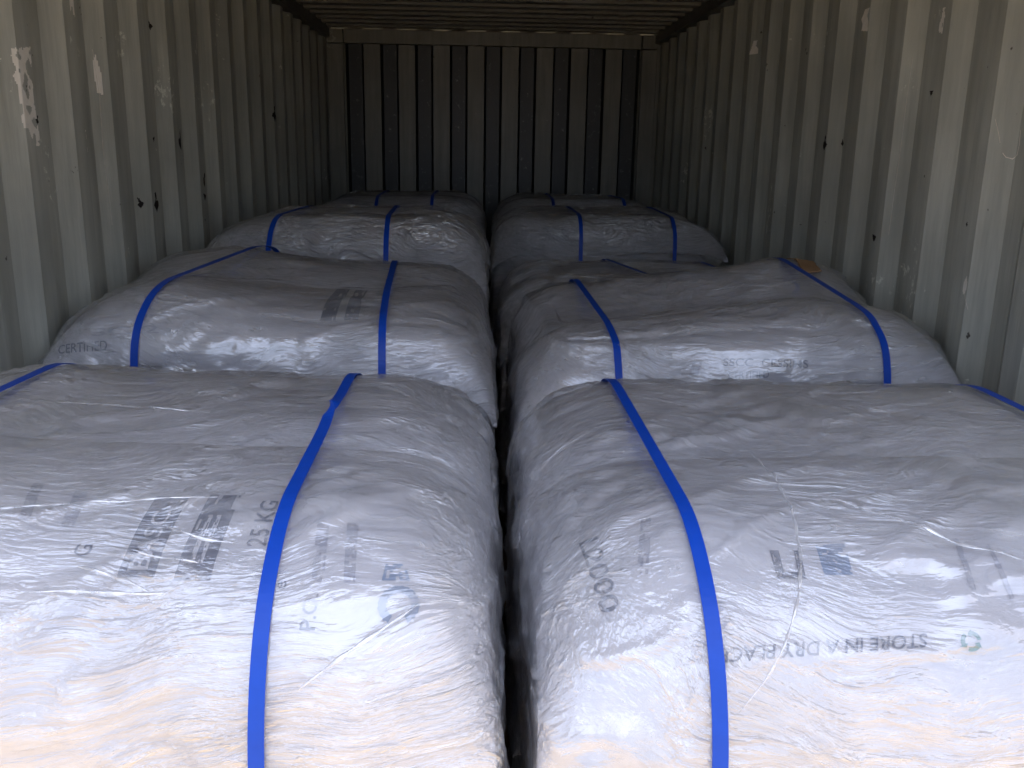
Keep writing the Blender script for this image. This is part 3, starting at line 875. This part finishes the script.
def wall_patch(name, side, poly, mat, res=0.004, worn=0.0, seed=0, parent=True, thick=0.0, lift=0.001, holes=None):
    n = len(poly); ys = [p[0] for p in poly]; zs = [p[1] for p in poly]
    def inside(x, y):
        c = False
        for i in range(n):
            (x1, y1), (x2, y2) = poly[i], poly[(i + 1) % n]
            if (y1 > y) != (y2 > y) and x < (x2 - x1) * (y - y1) / (y2 - y1) + x1: c = not c
        return c
    ids, v, f = {}, [], []
    def vid(i, j):
        if (i, j) not in ids:
            ids[(i, j)] = len(v); v.append(wall_hit(side, min(ys) + i * res, min(zs) + j * res, lift))
        return ids[(i, j)]
    nx, ny = int((max(ys) - min(ys)) / res) + 1, int((max(zs) - min(zs)) / res) + 1
    cells = [(i, j) for i in range(nx) for j in range(ny) if inside(min(ys) + (i + .5) * res, min(zs) + (j + .5) * res)]
    if worn and cells:
        nz = fbm(np.array([(min(ys) * 3 + i * res * 38 + seed, j * res * 30, seed * 1.7) for i, j in cells]), 3)
        cells = [c for c, z in zip(cells, nz) if abs(z) < (1 - worn)] if worn > 0 else cells
    for i, j in cells: f.append((vid(i, j), vid(i + 1, j), vid(i + 1, j + 1), vid(i, j + 1)))
    if parent: return mesh_obj(name, v, f, mat, wall_left if side == 'L' else wall_right, smooth=False)
    c = sum(v, Vector()) / len(v)
    o = mesh_obj(name, [q - c for q in v], f, mat, smooth=False); o.location = c
    md = o.modifiers.new('thickness', 'SOLIDIFY'); md.thickness = thick
    return o
# right wall
o = wall_patch('torn_sticker', 'R', [(2.562, 1.990), (2.512, 1.984), (2.516, 2.016), (2.528, 2.033), (2.515, 2.055), (2.550, 2.055), (2.575, 2.026), (2.560, 2.012)], M['sticker'], 0.003, parent=False, thick=0.0006)
tag(o, 'larger torn scrap of white sticker high on the ribbed right wall', 'sticker', 'torn stickers on the walls')
o = wall_patch('torn_sticker', 'R', [(3.905, 2.040), (3.850, 2.040), (3.850, 2.060), (3.865, 2.075), (3.858, 2.102), (3.880, 2.102), (3.890, 2.070)], M['sticker'], 0.004, parent=False, thick=0.0006)
tag(o, 'tiny scrap of white sticker high on the right wall, deeper inside than the larger one', 'sticker', 'torn stickers on the walls')
wall_patch('paint_scuff', 'R', [(2.015, 1.925), (1.990, 1.917), (1.985, 1.982), (2.005, 1.986)], M['scratch'], 0.004, worn=0.45, seed=4)
wall_patch('paint_drip', 'R', [(1.694, 1.240), (1.680, 1.243), (1.678, 1.274), (1.686, 1.288), (1.696, 1.269)], M['sticker'], 0.003)
wall_strip('paint_drip', 'R', [(1.683, 1.245), (1.665, 1.203)], 0.003, M['sticker'])
wall_strip('paint_scratch', 'R', [(2.195, 1.874), (2.199, 1.752), (2.199, 1.606), (2.203, 1.486), (2.205, 1.348)], 0.004, M['scratch'])
wall_strip('paint_scratch', 'R', [(1.665, 1.681), (1.654, 1.650), (1.646, 1.624)], 0.003, M['sticker'])
wall_strip('paint_scratch', 'R', [(1.637, 1.600), (1.628, 1.590), (1.612, 1.586), (1.600, 1.596), (1.597, 1.620), (1.601, 1.654)], 0.003, M['sticker'])
M['rust'] = simple('dark_rust_spots', (0.018, 0.014, 0.012), 0.8, 0.2)
for k_, (sd_, y_, z_, r_) in enumerate([('R', 2.01, 1.76, 0.012), ('R', 1.76, 1.86, 0.010), ('R', 1.72, 1.42, 0.006), ('R', 2.80, 1.63, 0.022), ('R', 2.72, 1.63, 0.010), ('R', 2.90, 1.86, 0.016), ('R', 2.28, 1.33, 0.018), ('R', 2.60, 1.49, 0.008),
        ('L', 2.492, 1.393, 0.016), ('L', 2.576, 1.392, 0.028), ('L', 2.885, 1.600, 0.030), ('L', 3.150, 1.447, 0.026), ('L', 2.60, 1.60, 0.012), ('L', 3.14, 1.38, 0.02), ('L', 2.75, 1.98, 0.014), ('L', 4.3, 1.75, 0.03), ('L', 4.5, 1.75, 0.035), ('L', 1.77, 1.64, 0.010)]):
    pl = [(y_ + r_ * math.cos(t) * (0.6 + 0.4 * math.sin(t * 3 + k_)), z_ + r_ * 1.3 * math.sin(t) * (0.7 + 0.3 * math.cos(t * 2 + k_))) for t in [i * math.pi / 6 for i in range(12)]]
    wall_patch('rust_spot', sd_, pl, M['rust'], 0.003, worn=0.25, seed=k_)
# left wall
wall_patch('peeling_decal_residue', 'L', [(1.690, 1.801), (1.774, 1.812), (1.768, 1.746), (1.763, 1.699), (1.768, 1.639), (1.774, 1.578), (1.739, 1.576), (1.718, 1.619), (1.700, 1.618), (1.695, 1.655), (1.698, 1.706), (1.688, 1.74)], M['peel'], 0.003, worn=0.62, seed=3)
wall_strip('paint_scratch', 'L', [(2.214, 1.850), (2.223, 1.723), (2.219, 1.565), (2.224, 1.417), (2.226, 1.342)], 0.005, M['scratch'])
wall_patch('paint_scuff', 'L', [(2.212, 1.815), (2.222, 1.835), (2.236, 1.780), (2.235, 1.724), (2.215, 1.731)], M['peel'], 0.004)
wall_patch('paint_scuff', 'L', [(3.160, 1.948), (3.200, 1.950), (3.205, 2.003), (3.166, 1.993)], M['sticker'], 0.004, worn=0.2, seed=8)
wall_patch('paint_scuff', 'L', [(2.02, 2.02), (2.10, 2.03), (2.12, 1.95), (2.08, 1.91), (2.03, 1.93)], M['scratch'], 0.004, worn=0.55, seed=9)
wall_patch('paint_scuff', 'L', [(2.34, 2.0), (2.40, 2.0), (2.42, 1.90), (2.38, 1.86)], M['scratch'], 0.004, worn=0.6, seed=12)
wall_patch('paint_scuff', 'L', [(2.05, 1.62), (2.12, 1.64), (2.10, 1.58), (2.06, 1.56)], M['peel'], 0.004, worn=0.6, seed=15)
wall_patch('paint_scuff', 'L', [(4.54, 1.395), (4.575, 1.395), (4.575, 1.37), (4.54, 1.37)], M['sticker'], 0.006)
